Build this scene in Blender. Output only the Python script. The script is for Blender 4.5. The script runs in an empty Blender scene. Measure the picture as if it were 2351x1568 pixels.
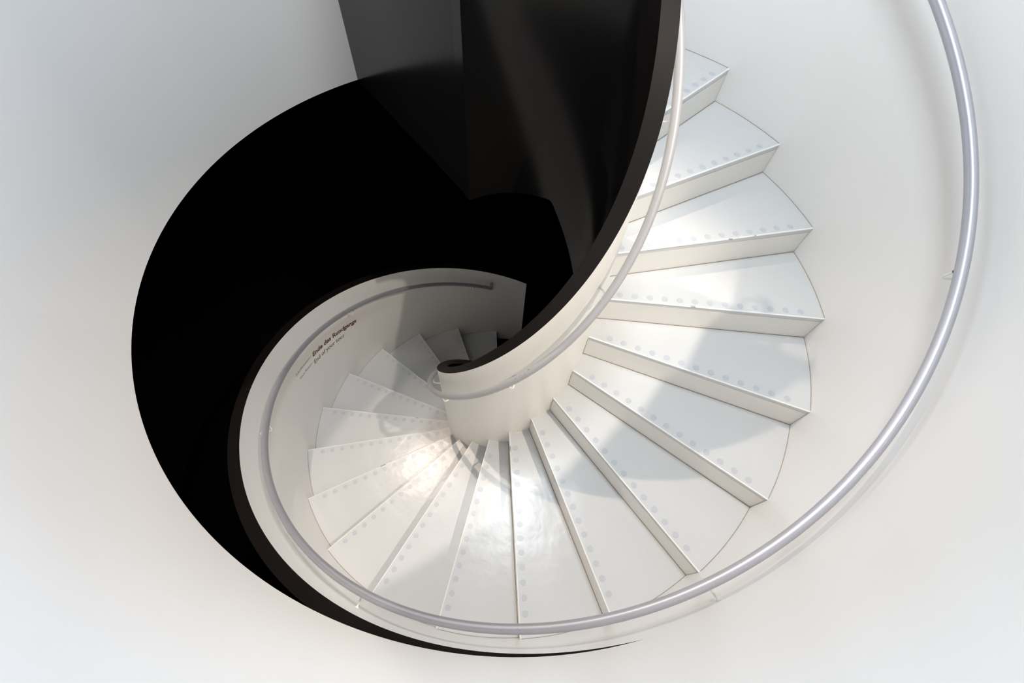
import bpy, bmesh, math, random
from mathutils import Vector, Matrix

# ------------------------------------------------------------------ measured layout
W, H = 2351, 1568
F_PX, PITCH, ROLL = 1008.667, 1.1034528, 0.0703908
CAM = (0.0110442, -1.4946867, 1.269361)
PPX, PPY = -14.529, 123.1415
TH0, DTH, RISE = 0.8311771, 0.28666533, 0.16531825      # nosing 0, turn per step, rise
R_OUT, R_IN, WALL_T = 1.6, 0.4504, 0.061
Z_SOFFIT = -0.2283
H_OUT, H_IN, H_UNDER = 0.9818, 0.9927, 0.40              # above / below the nosing line
K_SLIT = (H_OUT - Z_SOFFIT) / RISE                       # the lower wall leaves the upper one here
K_A = (TH0 - math.radians(128.01 - 360)) / DTH           # end of the upper wall
K_END = 19.655
Z_LAND = RISE
Z_RIM = Z_LAND + H_IN
Z_FLOOR = -20 * RISE
LAST = 19

def ang(k): return TH0 - k * DTH
def pol(r, k, z): a = ang(k); return Vector((r * math.cos(a), r * math.sin(a), z))

scene = bpy.context.scene
C = bpy.context.scene.collection

# ------------------------------------------------------------------ camera
cd = bpy.data.cameras.new('camera')
cd.sensor_width = 36.0
cd.sensor_fit = 'HORIZONTAL'
cd.lens = 36.0 * F_PX / W
cd.shift_x = -PPX / W
cd.shift_y = PPY / W
cd.clip_start = 0.01
cam = bpy.data.objects.new('camera', cd); C.objects.link(cam)
fw = Vector((0, math.cos(PITCH), -math.sin(PITCH)))
rt = Vector((1, 0, 0)); up = rt.cross(fw)
r2 = math.cos(ROLL) * rt + math.sin(ROLL) * up
u2 = -math.sin(ROLL) * rt + math.cos(ROLL) * up
m = Matrix((r2, u2, -fw)).transposed().to_4x4(); m.translation = Vector(CAM)
cam.matrix_world = m
scene.camera = cam

# ------------------------------------------------------------------ light, exposure
scene.view_settings.view_transform = 'Standard'
scene.view_settings.look = 'None'
scene.view_settings.exposure = 0.01
scene.view_settings.gamma = 1.0
scene.view_settings.use_curve_mapping = False

world = bpy.data.worlds.new('world'); scene.world = world
world.use_nodes = True
bg = world.node_tree.nodes['Background']
bg.inputs[0].default_value = (0.75, 0.85, 1.0, 1); bg.inputs[1].default_value = 0.02

def area(name, loc, size, power, col, target=None):
    l = bpy.data.lights.new(name, 'AREA'); l.shape = 'RECTANGLE'; l.size, l.size_y = size
    l.energy = power; l.color = col
    o = bpy.data.objects.new(name, l); C.objects.link(o); o.location = loc
    d = (Vector(target) - Vector(loc)) if target else Vector((0, 0, -1))
    o.rotation_euler = d.to_track_quat('-Z', 'Y').to_euler()
    return o
def spot(name, loc, target, power, col, cone, blend=0.5, radius=0.05, gloss=1.0):
    l = bpy.data.lights.new(name, 'SPOT'); l.energy = power; l.color = col; l.specular_factor = gloss
    l.spot_size = math.radians(cone); l.spot_blend = blend; l.shadow_soft_size = radius
    o = bpy.data.objects.new(name, l); C.objects.link(o); o.location = loc
    o.rotation_euler = (Vector(target) - Vector(loc)).to_track_quat('-Z', 'Y').to_euler()
    return o
area('ceiling_light_panel', (0.28, 0.05, 3.34), (0.7, 0.7), 70, (0.88, 0.95, 1.0))
area('fill_light_side', (4.8, 0.0, 2.1), (7.0, 2.0), 185, (0.60, 0.77, 1.0), (0, 0, 0.6))  # added fill from the right, no window is built here
area('fill_light_back', (0.0, 4.8, 2.1), (7.0, 2.0), 200, (0.86, 0.92, 1.0), (0, 0, 0.6))  # added soft fill for ambient light, not a known window
area('fill_light_front', (0.0, -4.8, 2.1), (7.0, 2.0), 150, (0.97, 0.92, 0.90), (0, 0, 0.6))  # unseen fill behind the camera, added to lift walls and risers
spot('ceiling_spot', (-1.48, 1.13, 3.3), (0.1, -0.9, -1.4), 345, (1.0, 0.83, 0.69), 52, 0.7, 0.035, 0.2)
spot('ceiling_spot', (1.94, -1.38, 3.3), (-0.5, -0.6, -1.7), 385, (1.0, 0.88, 0.75), 46, 0.55, 0.035)
spot('ceiling_spot', (0.85, -2.9, 3.3), (-1.5, 0.45, -1.5), 70, (1.0, 0.82, 0.58), 30, 0.9, 0.035)

# ------------------------------------------------------------------ materials
def mat(name, col, rough=0.4, metal=0.0, spec=0.5, noise=None, bump=None, coat=0.0):
    mt = bpy.data.materials.new(name); mt.use_nodes = True
    nt = mt.node_tree; b = nt.nodes['Principled BSDF']
    b.inputs['Base Color'].default_value = (*col, 1)
    b.inputs['Roughness'].default_value = rough
    b.inputs['Metallic'].default_value = metal
    b.inputs['Specular IOR Level'].default_value = spec
    b.inputs['Coat Weight'].default_value = coat
    tc = nt.nodes.new('ShaderNodeTexCoord')
    if noise:
        sc, amt, col2 = noise
        n = nt.nodes.new('ShaderNodeTexNoise'); n.inputs['Scale'].default_value = sc; n.inputs['Detail'].default_value = 5
        nt.links.new(tc.outputs['Object'], n.inputs['Vector'])
        r = nt.nodes.new('ShaderNodeValToRGB')
        r.color_ramp.elements[0].position = 0.5 - amt; r.color_ramp.elements[0].color = (*col2, 1)
        r.color_ramp.elements[1].position = 0.5 + amt; r.color_ramp.elements[1].color = (*col, 1)
        nt.links.new(n.outputs['Fac'], r.inputs['Fac'])
        nt.links.new(r.outputs['Color'], b.inputs['Base Color'])
    if bump:
        sc, st, dist = bump
        n2 = nt.nodes.new('ShaderNodeTexNoise'); n2.inputs['Scale'].default_value = sc; n2.inputs['Detail'].default_value = 3
        nt.links.new(tc.outputs['Object'], n2.inputs['Vector'])
        bp = nt.nodes.new('ShaderNodeBump'); bp.inputs['Strength'].default_value = st; bp.inputs['Distance'].default_value = dist
        nt.links.new(n2.outputs['Fac'], bp.inputs['Height'])
        nt.links.new(bp.outputs['Normal'], b.inputs['Normal'])
    return mt

M_WALL = mat('white_wall_paint', (0.90, 0.89, 0.88), 0.32, bump=(3.0, 0.08, 0.01))
M_INWALL = mat('cream_wall_paint', (0.94, 0.905, 0.835), 0.35)
M_BLACK = mat('black_satin_paint', (0.0065, 0.0062, 0.006), 0.18, spec=0.3)
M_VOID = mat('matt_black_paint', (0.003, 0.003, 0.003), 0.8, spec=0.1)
M_CAP = mat('dark_cap_paint', (0.0075, 0.0062, 0.0058), 0.5, spec=0.2, noise=(9, 0.35, (0.010, 0.0072, 0.0062)))
M_TREAD = mat('white_tread_coating', (0.70, 0.71, 0.715), 0.26, bump=(7.0, 0.35, 0.01), noise=(2.2, 0.3, (0.675, 0.69, 0.695)))
M_RISER = mat('cream_riser_paint', (0.90, 0.88, 0.83), 0.42)
M_NOSE = mat('worn_white_nosing', (0.95, 0.95, 0.92), 0.25)
M_DOT = mat('grey_grip_dot', (0.56, 0.575, 0.63), 0.28, noise=(160, 0.3, (0.59, 0.605, 0.655)))
M_JOINT = mat('sealant_and_shade', (0.36, 0.30, 0.24), 0.7)  # sealant; at the riser foot it also stands in for shade
M_RAIL = mat('silver_rail_paint', (0.50, 0.50, 0.545), 0.42, metal=0.5, noise=(14, 0.3, (0.47, 0.47, 0.51)))
M_RAIL2 = mat('pale_rail_paint', (0.52, 0.505, 0.505), 0.42, metal=0.25, noise=(14, 0.3, (0.48, 0.465, 0.465)))
M_BRACKET = mat('white_bracket_paint', (0.85, 0.85, 0.82), 0.3)
M_FIT = mat('dark_fitting', (0.03, 0.03, 0.03), 0.5)
M_TEXT = mat('dark_red_print', (0.105, 0.028, 0.024), 0.5)
M_FLOOR = mat('pale_floor', (0.62, 0.62, 0.62), 0.4)
M_ROOM = mat('white_room_paint', (0.78, 0.79, 0.80), 0.7)
M_CEIL = mat('dark_ceiling_paint', (0.10, 0.10, 0.10), 0.8)

# worn nosing: dark scuffed stretches along the strip
def wear(mt, dark):
    nt = mt.node_tree; b = nt.nodes['Principled BSDF']
    tc = nt.nodes.new('ShaderNodeNewGeometry')
    n = nt.nodes.new('ShaderNodeTexNoise'); n.inputs['Scale'].default_value = 5.0; n.inputs['Detail'].default_value = 4
    nt.links.new(tc.outputs['Position'], n.inputs['Vector'])
    r = nt.nodes.new('ShaderNodeValToRGB')
    r.color_ramp.elements[0].position = 0.300; r.color_ramp.elements[0].color = (*dark, 1)
    r.color_ramp.elements[1].position = 0.315; r.color_ramp.elements[1].color = (0.95, 0.95, 0.92, 1)
    nt.links.new(n.outputs['Fac'], r.inputs['Fac']); nt.links.new(r.outputs['Color'], b.inputs['Base Color'])
def chips(mt):
    nt = mt.node_tree; b = nt.nodes['Principled BSDF']; src = b.inputs['Base Color'].links[0].from_socket
    tc = nt.nodes.new('ShaderNodeTexCoord'); ms = []
    for sc, th in ((3.5, 0.62), (70.0, 0.69)):
        n = nt.nodes.new('ShaderNodeTexNoise'); n.inputs['Scale'].default_value = sc; n.inputs['Detail'].default_value = 3
        nt.links.new(tc.outputs['Object'], n.inputs['Vector'])
        g = nt.nodes.new('ShaderNodeMath'); g.operation = 'GREATER_THAN'; g.inputs[1].default_value = th
        nt.links.new(n.outputs['Fac'], g.inputs[0]); ms.append(g)
    mu = nt.nodes.new('ShaderNodeMath'); mu.operation = 'MULTIPLY'
    nt.links.new(ms[0].outputs[0], mu.inputs[0]); nt.links.new(ms[1].outputs[0], mu.inputs[1])
    mx = nt.nodes.new('ShaderNodeMix'); mx.data_type = 'RGBA'
    nt.links.new(mu.outputs[0], mx.inputs['Factor']); nt.links.new(src, mx.inputs['A'])
    mx.inputs['B'].default_value = (0.05, 0.045, 0.045, 1)
    nt.links.new(mx.outputs['Result'], b.inputs['Base Color'])
chips(M_RAIL); chips(M_RAIL2)
wear(M_NOSE, (0.36, 0.35, 0.34))

# ------------------------------------------------------------------ helpers
def obj(name, bm, mats, parent=None, sharp=35):
    bmesh.ops.recalc_face_normals(bm, faces=bm.faces)
    lim = math.radians(sharp)
    for f in bm.faces: f.smooth = True
    for e in bm.edges:
        if len(e.link_faces) != 2 or e.calc_face_angle(0) > lim: e.smooth = False
    me = bpy.data.meshes.new(name); bm.to_mesh(me); bm.free()
    for x in (mats if isinstance(mats, (list, tuple)) else [mats]): me.materials.append(x)
    o = bpy.data.objects.new(name, me); C.objects.link(o)
    if parent: o.parent = parent
    return o
def thing(name, label, cat, group=None):
    o = bpy.data.objects.new(name, None); C.objects.link(o)
    o.empty_display_size = 0.1
    o['label'] = label; o['category'] = cat
    if group: o['group'] = group
    return o
def struct(name, bm, mats):
    o = obj(name, bm, mats); o['kind'] = 'structure'; return o
def share(name, src, parent, mw=None):
    o = bpy.data.objects.new(name, src.data); C.objects.link(o); o.parent = parent
    if mw is not None: o.matrix_local = mw
    return o
def steps(a, b, d=0.1):
    n = max(1, int(math.ceil((b - a) / d - 1e-6))); return [a + (b - a) * i / n for i in range(n + 1)]
def add_box(bm, c, s, mi=0):
    vs = bmesh.ops.create_cube(bm, size=1.0)['verts']
    for v in vs: v.co = Vector((v.co.x * s[0] + c[0], v.co.y * s[1] + c[1], v.co.z * s[2] + c[2]))
    for f in {f for v in vs for f in v.link_faces}: f.material_index = mi

def curved_wall(bm, ks, r0, r1, zb, zt, mi=(0, 1, 1, 1), splits=None):
    """Thick ribbon following the stair; mi = material of inner, outer, end and edge faces."""
    prev = None
    for k in ks:
        b, t = zb(k), zt(k); ra = r0(k) if callable(r0) else r0
        q = [bm.verts.new(pol(r, k, z)) for r, z in ((ra, b), (ra, t), (r1, t), (r1, b))]
        if prev:
            for i, mm in ((0, mi[0]), (1, mi[3]), (2, mi[1]), (3, mi[3])):
                f = bm.faces.new((prev[i], prev[(i + 1) % 4], q[(i + 1) % 4], q[i])); f.material_index = mm
        else:
            bm.faces.new(q).material_index = mi[2]
        prev = q
    bm.faces.new(prev).material_index = mi[2]

def tube(bm, pts, r, seg=16, cap=True):
    """Sweep a circle along pts."""
    rings = []; n = len(pts); ref = Vector((0, 0, 1))
    for i, p in enumerate(pts):
        t = (pts[min(i + 1, n - 1)] - pts[max(i - 1, 0)]).normalized()
        if i == 0:
            x = t.cross(ref) if abs(t.dot(ref)) < 0.95 else t.cross(Vector((1, 0, 0)))
        else:
            x = x - t * x.dot(t)
        x = x.normalized(); y = t.cross(x)
        rings.append([bm.verts.new(p + r * (math.cos(2 * math.pi * j / seg) * x + math.sin(2 * math.pi * j / seg) * y)) for j in range(seg)])
    for a, b in zip(rings, rings[1:]):
        for j in range(seg):
            bm.faces.new((a[j], a[(j + 1) % seg], b[(j + 1) % seg], b[j]))
    if cap:
        bm.faces.new(rings[0][::-1]); bm.faces.new(rings[-1])

def fillet(pts, rad, n=6):
    """Round the corners of a polyline."""
    out = [pts[0]]
    for a, b, c in zip(pts, pts[1:], pts[2:]):
        u = (a - b).normalized(); v = (c - b).normalized()
        d = min(rad, (a - b).length * 0.45, (c - b).length * 0.45)
        p0, p1 = b + u * d, b + v * d
        for i in range(n + 1):
            t = i / n
            out.append((1 - t) ** 2 * p0 + 2 * t * (1 - t) * b + t * t * p1)
    out.append(pts[-1]); return out

# ------------------------------------------------------------------ setting
RO = 5.0                        # half width of the rooms
def room_box(bm, z0, z1, faces):
    s = RO
    quad = {'front': ((-s, -s), (s, -s)), 'back': ((s, s), (-s, s)), 'left': ((-s, s), (-s, -s)), 'right': ((s, -s), (s, s))}
    (x0, y0), (x1, y1) = quad[faces]
    n = {'front': (0, -1), 'back': (0, 1), 'left': (-1, 0), 'right': (1, 0)}[faces]; t = 0.1
    v = [bm.verts.new((x + n[0] * d, y + n[1] * d, z)) for d in (0, t) for x, y, z in ((x0, y0, z0), (x1, y1, z0), (x1, y1, z1), (x0, y0, z1))]
    for q in ((0, 1, 2, 3), (4, 5, 6, 7), (0, 1, 5, 4), (1, 2, 6, 5), (2, 3, 7, 6), (3, 0, 4, 7)): bm.faces.new([v[i] for i in q])
for side in ('front', 'back', 'left', 'right'):
    bm = bmesh.new(); room_box(bm, Z_SOFFIT, 3.4, side); struct('wall_' + side, bm, M_ROOM)
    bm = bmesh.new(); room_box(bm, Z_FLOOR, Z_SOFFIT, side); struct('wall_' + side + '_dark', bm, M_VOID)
bm = bmesh.new(); add_box(bm, (0, 0, 3.45), (2 * RO, 2 * RO, 0.1)); struct('ceiling', bm, M_CEIL)
bm = bmesh.new(); add_box(bm, (0, 0, Z_FLOOR - 0.05), (2 * RO, 2 * RO, 0.1)); struct('floor', bm, M_VOID)
# upper floor slab with the round stair opening
bm = bmesh.new()
RH = R_OUT + WALL_T
N = 96
top = [[], []]; bot = [[], []]
for i in range(N):
    a = 2 * math.pi * i / N
    c, s = math.cos(a), math.sin(a); q = RO / max(abs(c), abs(s))
    for j, r in ((0, RH), (1, q)):
        top[j].append(bm.verts.new((r * c, r * s, Z_LAND))); bot[j].append(bm.verts.new((r * c, r * s, Z_SOFFIT)))
for i in range(N):
    j = (i + 1) % N
    bm.faces.new((top[0][i], top[1][i], top[1][j], top[0][j])).material_index = 0
    bm.faces.new((bot[0][i], bot[1][i], bot[1][j], bot[0][j])).material_index = 1
    bm.faces.new((top[0][i], top[0][j], bot[0][j], bot[0][i])).material_index = 1
    bm.faces.new((top[1][i], top[1][j], bot[1][j], bot[1][i])).material_index = 1
struct('floor_slab', bm, [M_FLOOR, M_VOID])

# ------------------------------------------------------------------ outer wall of the stair
def under(k): return max(Z_FLOOR, -H_UNDER - k * RISE)
outer = thing('balustrade', 'tall white curved wall around the spiral stair, dark cap on its lower turn', 'balustrade')
bm = bmesh.new()
K0 = -1.55
ks = steps(K0, K_SLIT, 0.08) + steps(K_SLIT, K_A, 0.08)[1:]
def wall_bottom(k): return under(k) if k <= K_SLIT + 1e-6 else Z_SOFFIT
# upper ring, with the stair's skirt as far as the slit
kk = steps(K0, K_SLIT, 0.08)
def column(k, zs): return [[bm.verts.new(pol(r, k, z)) for z in zs] for r in (R_OUT, R_OUT + WALL_T)]
def zcut(k): return Z_SOFFIT
first = prev = None
ZS = lambda k: (under(k), max(H_OUT - k * RISE if k > K_SLIT - 0.001 else Z_SOFFIT, Z_SOFFIT) if k < K_SLIT else Z_SOFFIT, Z_RIM)
def quad(vs, mi): bm.faces.new(vs).material_index = mi
for k in kk:
    col = column(k, (under(k), max(Z_SOFFIT, under(k) + 0.02), Z_RIM))
    if prev:
        for z in (0, 1):
            quad((prev[0][z], col[0][z], col[0][z + 1], prev[0][z + 1]), 0)
            quad((prev[1][z], col[1][z], col[1][z + 1], prev[1][z + 1]), 1 if z == 0 else 0)
        quad((prev[0][0], col[0][0], col[1][0], prev[1][0]), 1)
        quad((prev[0][2], col[0][2], col[1][2], prev[1][2]), 0)
    else:
        for z in (0, 1): quad((col[0][z], col[1][z], col[1][z + 1], col[0][z + 1]), 0)
    prev = col
join = prev
# upper ring beyond the slit
prev = [[join[0][1], join[0][2]], [join[1][1], join[1][2]]]
for k in steps(K_SLIT, K_A, 0.08)[1:]:
    col = column(k, (Z_SOFFIT, Z_RIM))
    quad((prev[0][0], col[0][0], col[0][1], prev[0][1]), 0)
    quad((prev[1][0], col[1][0], col[1][1], prev[1][1]), 0)
    quad((prev[0][0], col[0][0], col[1][0], prev[1][0]), 1)
    quad((prev[0][1], col[0][1], col[1][1], prev[1][1]), 0)
    prev = col
quad((prev[0][0], prev[1][0], prev[1][1], prev[0][1]), 0)
# lower wall beyond the slit
prev = [[join[0][0], join[0][1]], [join[1][0], join[1][1]]]
for k in steps(K_SLIT, K_END, 0.08)[1:]:
    col = column(k, (under(k), H_OUT - k * RISE))
    quad((prev[0][0], col[0][0], col[0][1], prev[0][1]), 0)
    quad((prev[1][0], col[1][0], col[1][1], prev[1][1]), 1)
    quad((prev[0][0], col[0][0], col[1][0], prev[1][0]), 1)
    quad((prev[0][1], col[0][1], col[1][1], prev[1][1]), 1)
    prev = col
quad((prev[0][0], prev[1][0], prev[1][1], prev[0][1]), 1)
obj('wall_shell', bm, [M_WALL, M_BLACK], outer)
bm = bmesh.new()
curved_wall(bm, steps(K_SLIT + 0.02, K_END, 0.08), R_OUT, RH, lambda k: H_OUT - k * RISE + 0.0003, lambda k: H_OUT - k * RISE + 0.003, mi=(0, 0, 0, 0))
obj('wall_cap', bm, M_CAP, outer)

# ------------------------------------------------------------------ inner wall of the stair
K_B = (TH0 - math.radians(126.6)) / DTH
def in_top(k): return H_IN - max(k, -1.0) * RISE
def in_under(k): return max(Z_FLOOR, min(Z_SOFFIT, -H_UNDER - k * RISE))
def in_r(k): return R_IN - WALL_T - 0.008 * min(1, max(0, (k - 6) / 3))
inner = thing('balustrade', 'slender white inner wall spiralling down the stair core, dark cap, black inside', 'balustrade')
bm = bmesh.new()
curved_wall(bm, steps(K_B, 20.0, 0.12), in_r, R_IN, in_under, in_top, mi=(1, 0, 1, 1))
obj('wall_shell', bm, [M_INWALL, M_BLACK], inner)
bm = bmesh.new()
curved_wall(bm, steps(K_B, 20.0, 0.12), in_r, R_IN, lambda k: in_top(k) + 0.0003, lambda k: in_top(k) + 0.003, mi=(0, 0, 0, 0))
obj('wall_cap', bm, M_CAP, inner)

# ------------------------------------------------------------------ black parapet across the end of the landing
par = thing('parapet', 'flat black satin panel closing the landing, beside the end of the white curved wall', 'parapet')
pa = Vector((R_OUT * math.cos(math.radians(128.01)), R_OUT * math.sin(math.radians(128.01)), 0))
pb = Vector(((R_IN - WALL_T) * math.cos(math.radians(125.6)), (R_IN - WALL_T) * math.sin(math.radians(125.6)), 0))
dv = (pa - pb).normalized(); nv = Vector((dv.y, -dv.x, 0))      # towards the landing
def slab_between(bm, p, q, n, t, z0, z1, mi=(0, 0)):
    v = [bm.verts.new(Vector((x.x, x.y, z))) for z in (z0, z1) for x in (p, q, q + n * t, p + n * t)]
    for f, mm in (((0, 1, 5, 4), mi[0]), ((2, 3, 7, 6), mi[1]), ((1, 2, 6, 5), mi[0]), ((3, 0, 4, 7), mi[0]), ((0, 1, 2, 3), mi[0]), ((4, 5, 6, 7), mi[0])):
        bm.faces.new([v[i] for i in f]).material_index = mm
bm = bmesh.new()
slab_between(bm, pa - dv * 0.001, pb + dv * 0.0, nv, 0.05, Z_SOFFIT, Z_RIM - 0.004, (0, 1))
obj('panel', bm, [M_BLACK, M_WALL], par)
bm = bmesh.new(); slab_between(bm, pa - dv * 0.001, pb, nv, 0.05, Z_RIM - 0.0037, Z_RIM)
obj('panel_cap', bm, M_CAP, par)

# ------------------------------------------------------------------ the stair
stair = thing('spiral_staircase', 'white spiral stair of winder steps with dotted nosings, going down clockwise', 'staircase')
G = 0.0015
def sector(bm, k0, k1, r0, r1, z0, z1, off0=0.0, off1=0.0, n=6, mi=0):
    """Flat sector between two radial lines; off = shift of the line across itself (metres, clockwise)."""
    lo, hi = [], []
    for i in range(n + 1):
        for r, arr in ((r0, lo), (r1, hi)):
            t = i / n; k = k0 + (k1 - k0) * t
            d = (off0 * (1 - t) + off1 * t) / r / DTH
            arr.append((bm.verts.new(pol(r, k + d, z0)), bm.verts.new(pol(r, k + d, z1))))
    for i in range(n):
        a, b, c, d = lo[i], lo[i + 1], hi[i + 1], hi[i]
        for q in ((a[1], b[1], c[1], d[1]), (a[0], b[0], c[0], d[0]), (a[0], b[0], b[1], a[1]), (d[0], c[0], c[1], d[1])):
            bm.faces.new(q).material_index = mi
    for a, d in ((lo[0], hi[0]), (lo[-1], hi[-1])): bm.faces.new((a[0], d[0], d[1], a[1])).material_index = mi

bm = bmesh.new(); sector(bm, K_B + 0.30, -1.0, R_IN, R_OUT, Z_SOFFIT, Z_LAND, n=24)
for f in bm.faces:
    f.material_index = 0
obj('landing', bm, [M_TREAD], stair)
# closed underside, out of view, put in to block light below the steps
bm = bmesh.new(); prev = None
for k in steps(-1.0, LAST, 0.25):
    zt = -k * RISE - 0.215; zb = max(Z_FLOOR, zt - 0.14); zt = max(zt, Z_FLOOR + 0.002)
    q = [bm.verts.new(pol(r, k, z)) for r, z in ((R_IN, zb), (R_IN, zt), (R_OUT, zt), (R_OUT, zb))]
    if prev:
        for i in range(4): bm.faces.new((prev[i], prev[(i + 1) % 4], q[(i + 1) % 4], q[i]))
    else: bm.faces.new(q)
    prev = q
bm.faces.new(prev); obj('soffit_light_block', bm, M_VOID, stair)

# one step in its own frame: nosing along +X at the origin's height, tread on the +Y side
def local(r, k, z):           # k relative to the nosing
    a = -k * DTH; return Vector((r * math.cos(a), r * math.sin(a), z))
_pol = pol
def with_local(fn):
    global pol
    pol = local
    try: return fn()
    finally: pol = _pol
LIP = 0.0048
def b_tread():
    bm = bmesh.new(); sector(bm, -1.0, 0.0, R_IN, R_OUT, -0.03, 0.0, off0=0.0, off1=-LIP); return bm
def b_nose():
    bm = bmesh.new()
    x0, x1 = R_IN + 0.001, R_OUT - 0.001
    prof = [(LIP + 0.0005, 0.0012), (0.002, 0.0012), (-0.0005, -0.0005), (-0.0005, -0.0045), (0.003, -0.0045), (0.003, -0.003), (LIP + 0.0005, -0.003)]
    A = [bm.verts.new((x0, y, z)) for y, z in prof]; B = [bm.verts.new((x1, y, z)) for y, z in prof]
    n = len(prof)
    for i in range(n): bm.faces.new((A[i], A[(i + 1) % n], B[(i + 1) % n], B[i]))
    bm.faces.new(A); bm.faces.new(B[::-1]); return bm
def b_riser():
    bm = bmesh.new(); add_box(bm, ((R_IN + R_OUT) / 2, 0.012, (-RISE - 0.03) / 2), (R_OUT - R_IN - 0.004, 0.018, RISE - 0.03 + 0.0)); return bm
def b_joint():
    bm = bmesh.new(); sector(bm, -1.0, -0.02, R_OUT - 0.0024, R_OUT - 0.0002, 0.0, 0.0012, n=8); return bm
def b_foot():
    bm = bmesh.new(); add_box(bm, ((R_IN + R_OUT) / 2, 0.0016, -RISE + 0.0008), (R_OUT - R_IN - 0.004, 0.0020, 0.0016)); return bm  # strip is part sealant line, part painted contact shade
def b_dot():
    bm = bmesh.new()
    ring0 = [bm.verts.new((0.0165 * math.cos(2 * math.pi * i / 20), 0.0165 * math.sin(2 * math.pi * i / 20), 0.0)) for i in range(20)]
    ring1 = [bm.verts.new((v.co.x * 0.97, v.co.y * 0.97, 0.0008)) for v in ring0]
    for i in range(20): bm.faces.new((ring0[i], ring0[(i + 1) % 20], ring1[(i + 1) % 20], ring1[i]))
    bm.faces.new(ring1); bm.faces.new(ring0[::-1]); return bm
proto = {}
for k in range(0, LAST + 1):
    T = Matrix.Rotation(ang(k), 4, 'Z'); T.translation = Vector((0, 0, -k * RISE))
    if k == 0:
        st = obj('step', with_local(b_tread), M_TREAD, stair)
        st.matrix_local = T
        proto['step'] = st
        for nm, b, mt in (('nosing', b_nose, M_NOSE), ('riser', b_riser, M_RISER), ('wall_joint', b_joint, M_JOINT), ('riser_joint_shade', b_foot, M_JOINT), ('grip_dot', b_dot, M_DOT)):
            proto[nm] = obj(nm, with_local(b), mt, st)
    else:
        st = share('step', proto['step'], stair, T)
        for nm in ('nosing', 'riser', 'wall_joint', 'riser_joint_shade'): share(nm, proto[nm], st)
    for i in range(13):
        x = 0.559 + i * (1.4845 - 0.559) / 12
        mw = Matrix.Translation((x, 0.034, 0.0001))
        if k == 0 and i == 0: proto['grip_dot'].matrix_local = mw
        else: share('grip_dot', proto['grip_dot'], st, mw)
# riser between landing and first step
bm = bmesh.new()
T = Matrix.Rotation(ang(-1), 4, 'Z'); T.translation = Vector((0, 0, RISE))
share('nosing', proto['nosing'], stair, T)

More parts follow.
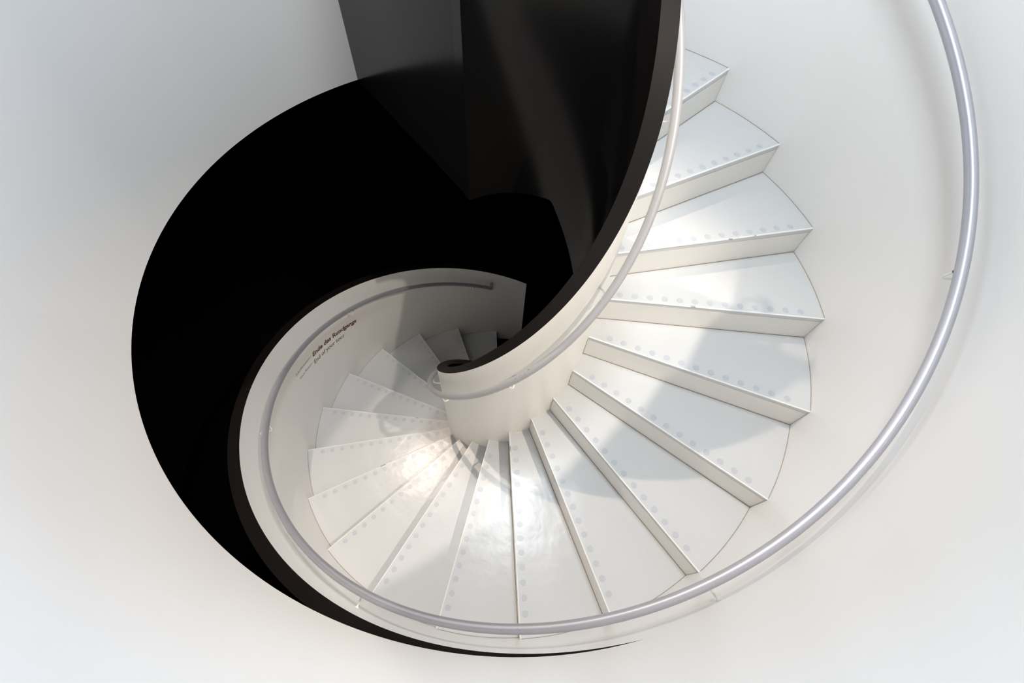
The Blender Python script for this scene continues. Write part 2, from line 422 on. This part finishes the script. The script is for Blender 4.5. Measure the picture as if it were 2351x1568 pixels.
# ------------------------------------------------------------------ handrails
def rail_point(r, h, k): return pol(r, k, h - k * RISE)
def handrail(label, r, h, k0, k1, rad, side, k_br, dk, mt, end_turn):
    t = thing('handrail', label, 'handrail')
    t.location = rail_point(r, h, k0)
    off = Matrix.Translation(-Vector(t.location))
    rw = R_OUT if side > 0 else R_IN
    pts = [rail_point(r, h, k) for k in steps(k0, k1, 0.06)]
    if end_turn: pts = pts[:-1] + fillet([rail_point(r, h, k1 - 0.06), rail_point(r, h, k1), pol(rw - side * 0.001, k1 + 0.005, h - k1 * RISE)], 0.03)[1:]
    bm = bmesh.new(); tube(bm, pts, rad, 20); bmesh.ops.transform(bm, matrix=off, verts=bm.verts)
    obj('rail', bm, mt, t, 50)
    for k in k_br:
        z = h - k * RISE
        a = pol(r, k + dk, h - (k + dk) * RISE - rad * 0.9)
        v = pol(r - side * 0.002, k, z - 0.085)
        w = pol(rw - side * 0.0008, k - dk * 0.3, z - 0.080)
        bm = bmesh.new(); tube(bm, fillet([a, v, w], 0.022), 0.0042, 10); bmesh.ops.transform(bm, matrix=off, verts=bm.verts)
        b = obj('bracket', bm, M_BRACKET, t)
        bm = bmesh.new(); d = (v - a).normalized(); tube(bm, [a + d * 0.001, a + d * 0.012], 0.006, 12); bmesh.ops.transform(bm, matrix=off, verts=bm.verts)
        obj('bracket_collar', bm, M_FIT, b)
        n = (pol(rw, k - dk * 0.3, 0) - Vector((0, 0, 0))).normalized() * side
        bm = bmesh.new(); tube(bm, [w - n * 0.003, w + n * 0.0003], 0.010, 14); bmesh.ops.transform(bm, matrix=off, verts=bm.verts)
        obj('wall_plate', bm, M_BRACKET, b)
    return t
handrail('long silver tube handrail following the tall outer curved wall', 1.5337, 0.8276, -1.2, 18.85, 0.0185, 1, (0.65, 3.69, 6.62, 9.65, 12.6, 15.6, 18.4), 0.05, M_RAIL, True)
handrail('pale tube handrail coiling around the slender inner wall', 0.5172, 0.8174, -1.2, 19.4, 0.0170, -1, (-0.5, 2.35, 5.2, 8.07, 10.9, 13.75, 16.6, 19.0), 0.22, M_RAIL2, False)

# ------------------------------------------------------------------ lettering on the outer wall
SL = RISE / (R_OUT * DTH); NN = math.hypot(1, SL)
def lettering(body, s0, s1, t0, cap, weight, fine=False):
    cu = bpy.data.curves.new('lettering', 'FONT'); cu.body = body; cu.size = 1.0; cu.offset = weight
    cu.resolution_u = 4; cu.fill_mode = 'FRONT'
    tmp = bpy.data.objects.new('lettering', cu); C.objects.link(tmp)
    dg = bpy.context.evaluated_depsgraph_get(); dg.update()
    me = bpy.data.meshes.new_from_object(tmp.evaluated_get(dg))
    bpy.data.objects.remove(tmp)
    bm = bmesh.new(); bm.from_mesh(me); bpy.data.meshes.remove(me)
    xs = [v.co.x for v in bm.verts]; x0, x1 = min(xs), max(xs)
    sx = (s1 - s0) / (x1 - x0); sy = cap / 0.70
    for v in bm.verts:
        s = s0 + (v.co.x - x0) * sx; t = t0 + v.co.y * sy
        # helix frame -> arc length and height
        arc = (s + SL * t) / NN; z = (t - SL * s) / NN
        v.co = pol(R_OUT - 0.0006, arc / R_OUT / DTH, z)
    o = obj('lettering', bm, M_TEXT, outer)
    o['label'] = 'dark red printed words ' + body.replace('\u2014', '')
    return o
lettering('Zukunftsmuseum\u2014', 6.607, 6.868, 0.549, 0.0235, 0.0)
lettering('Ende des Rundgangs', 6.880, 7.457, 0.534, 0.0425, 0.032)
lettering('Future Museum\u2014', 6.648, 6.866, 0.484, 0.0235, 0.0)
lettering('End of your tour', 6.879, 7.303, 0.459, 0.0405, 0.010)
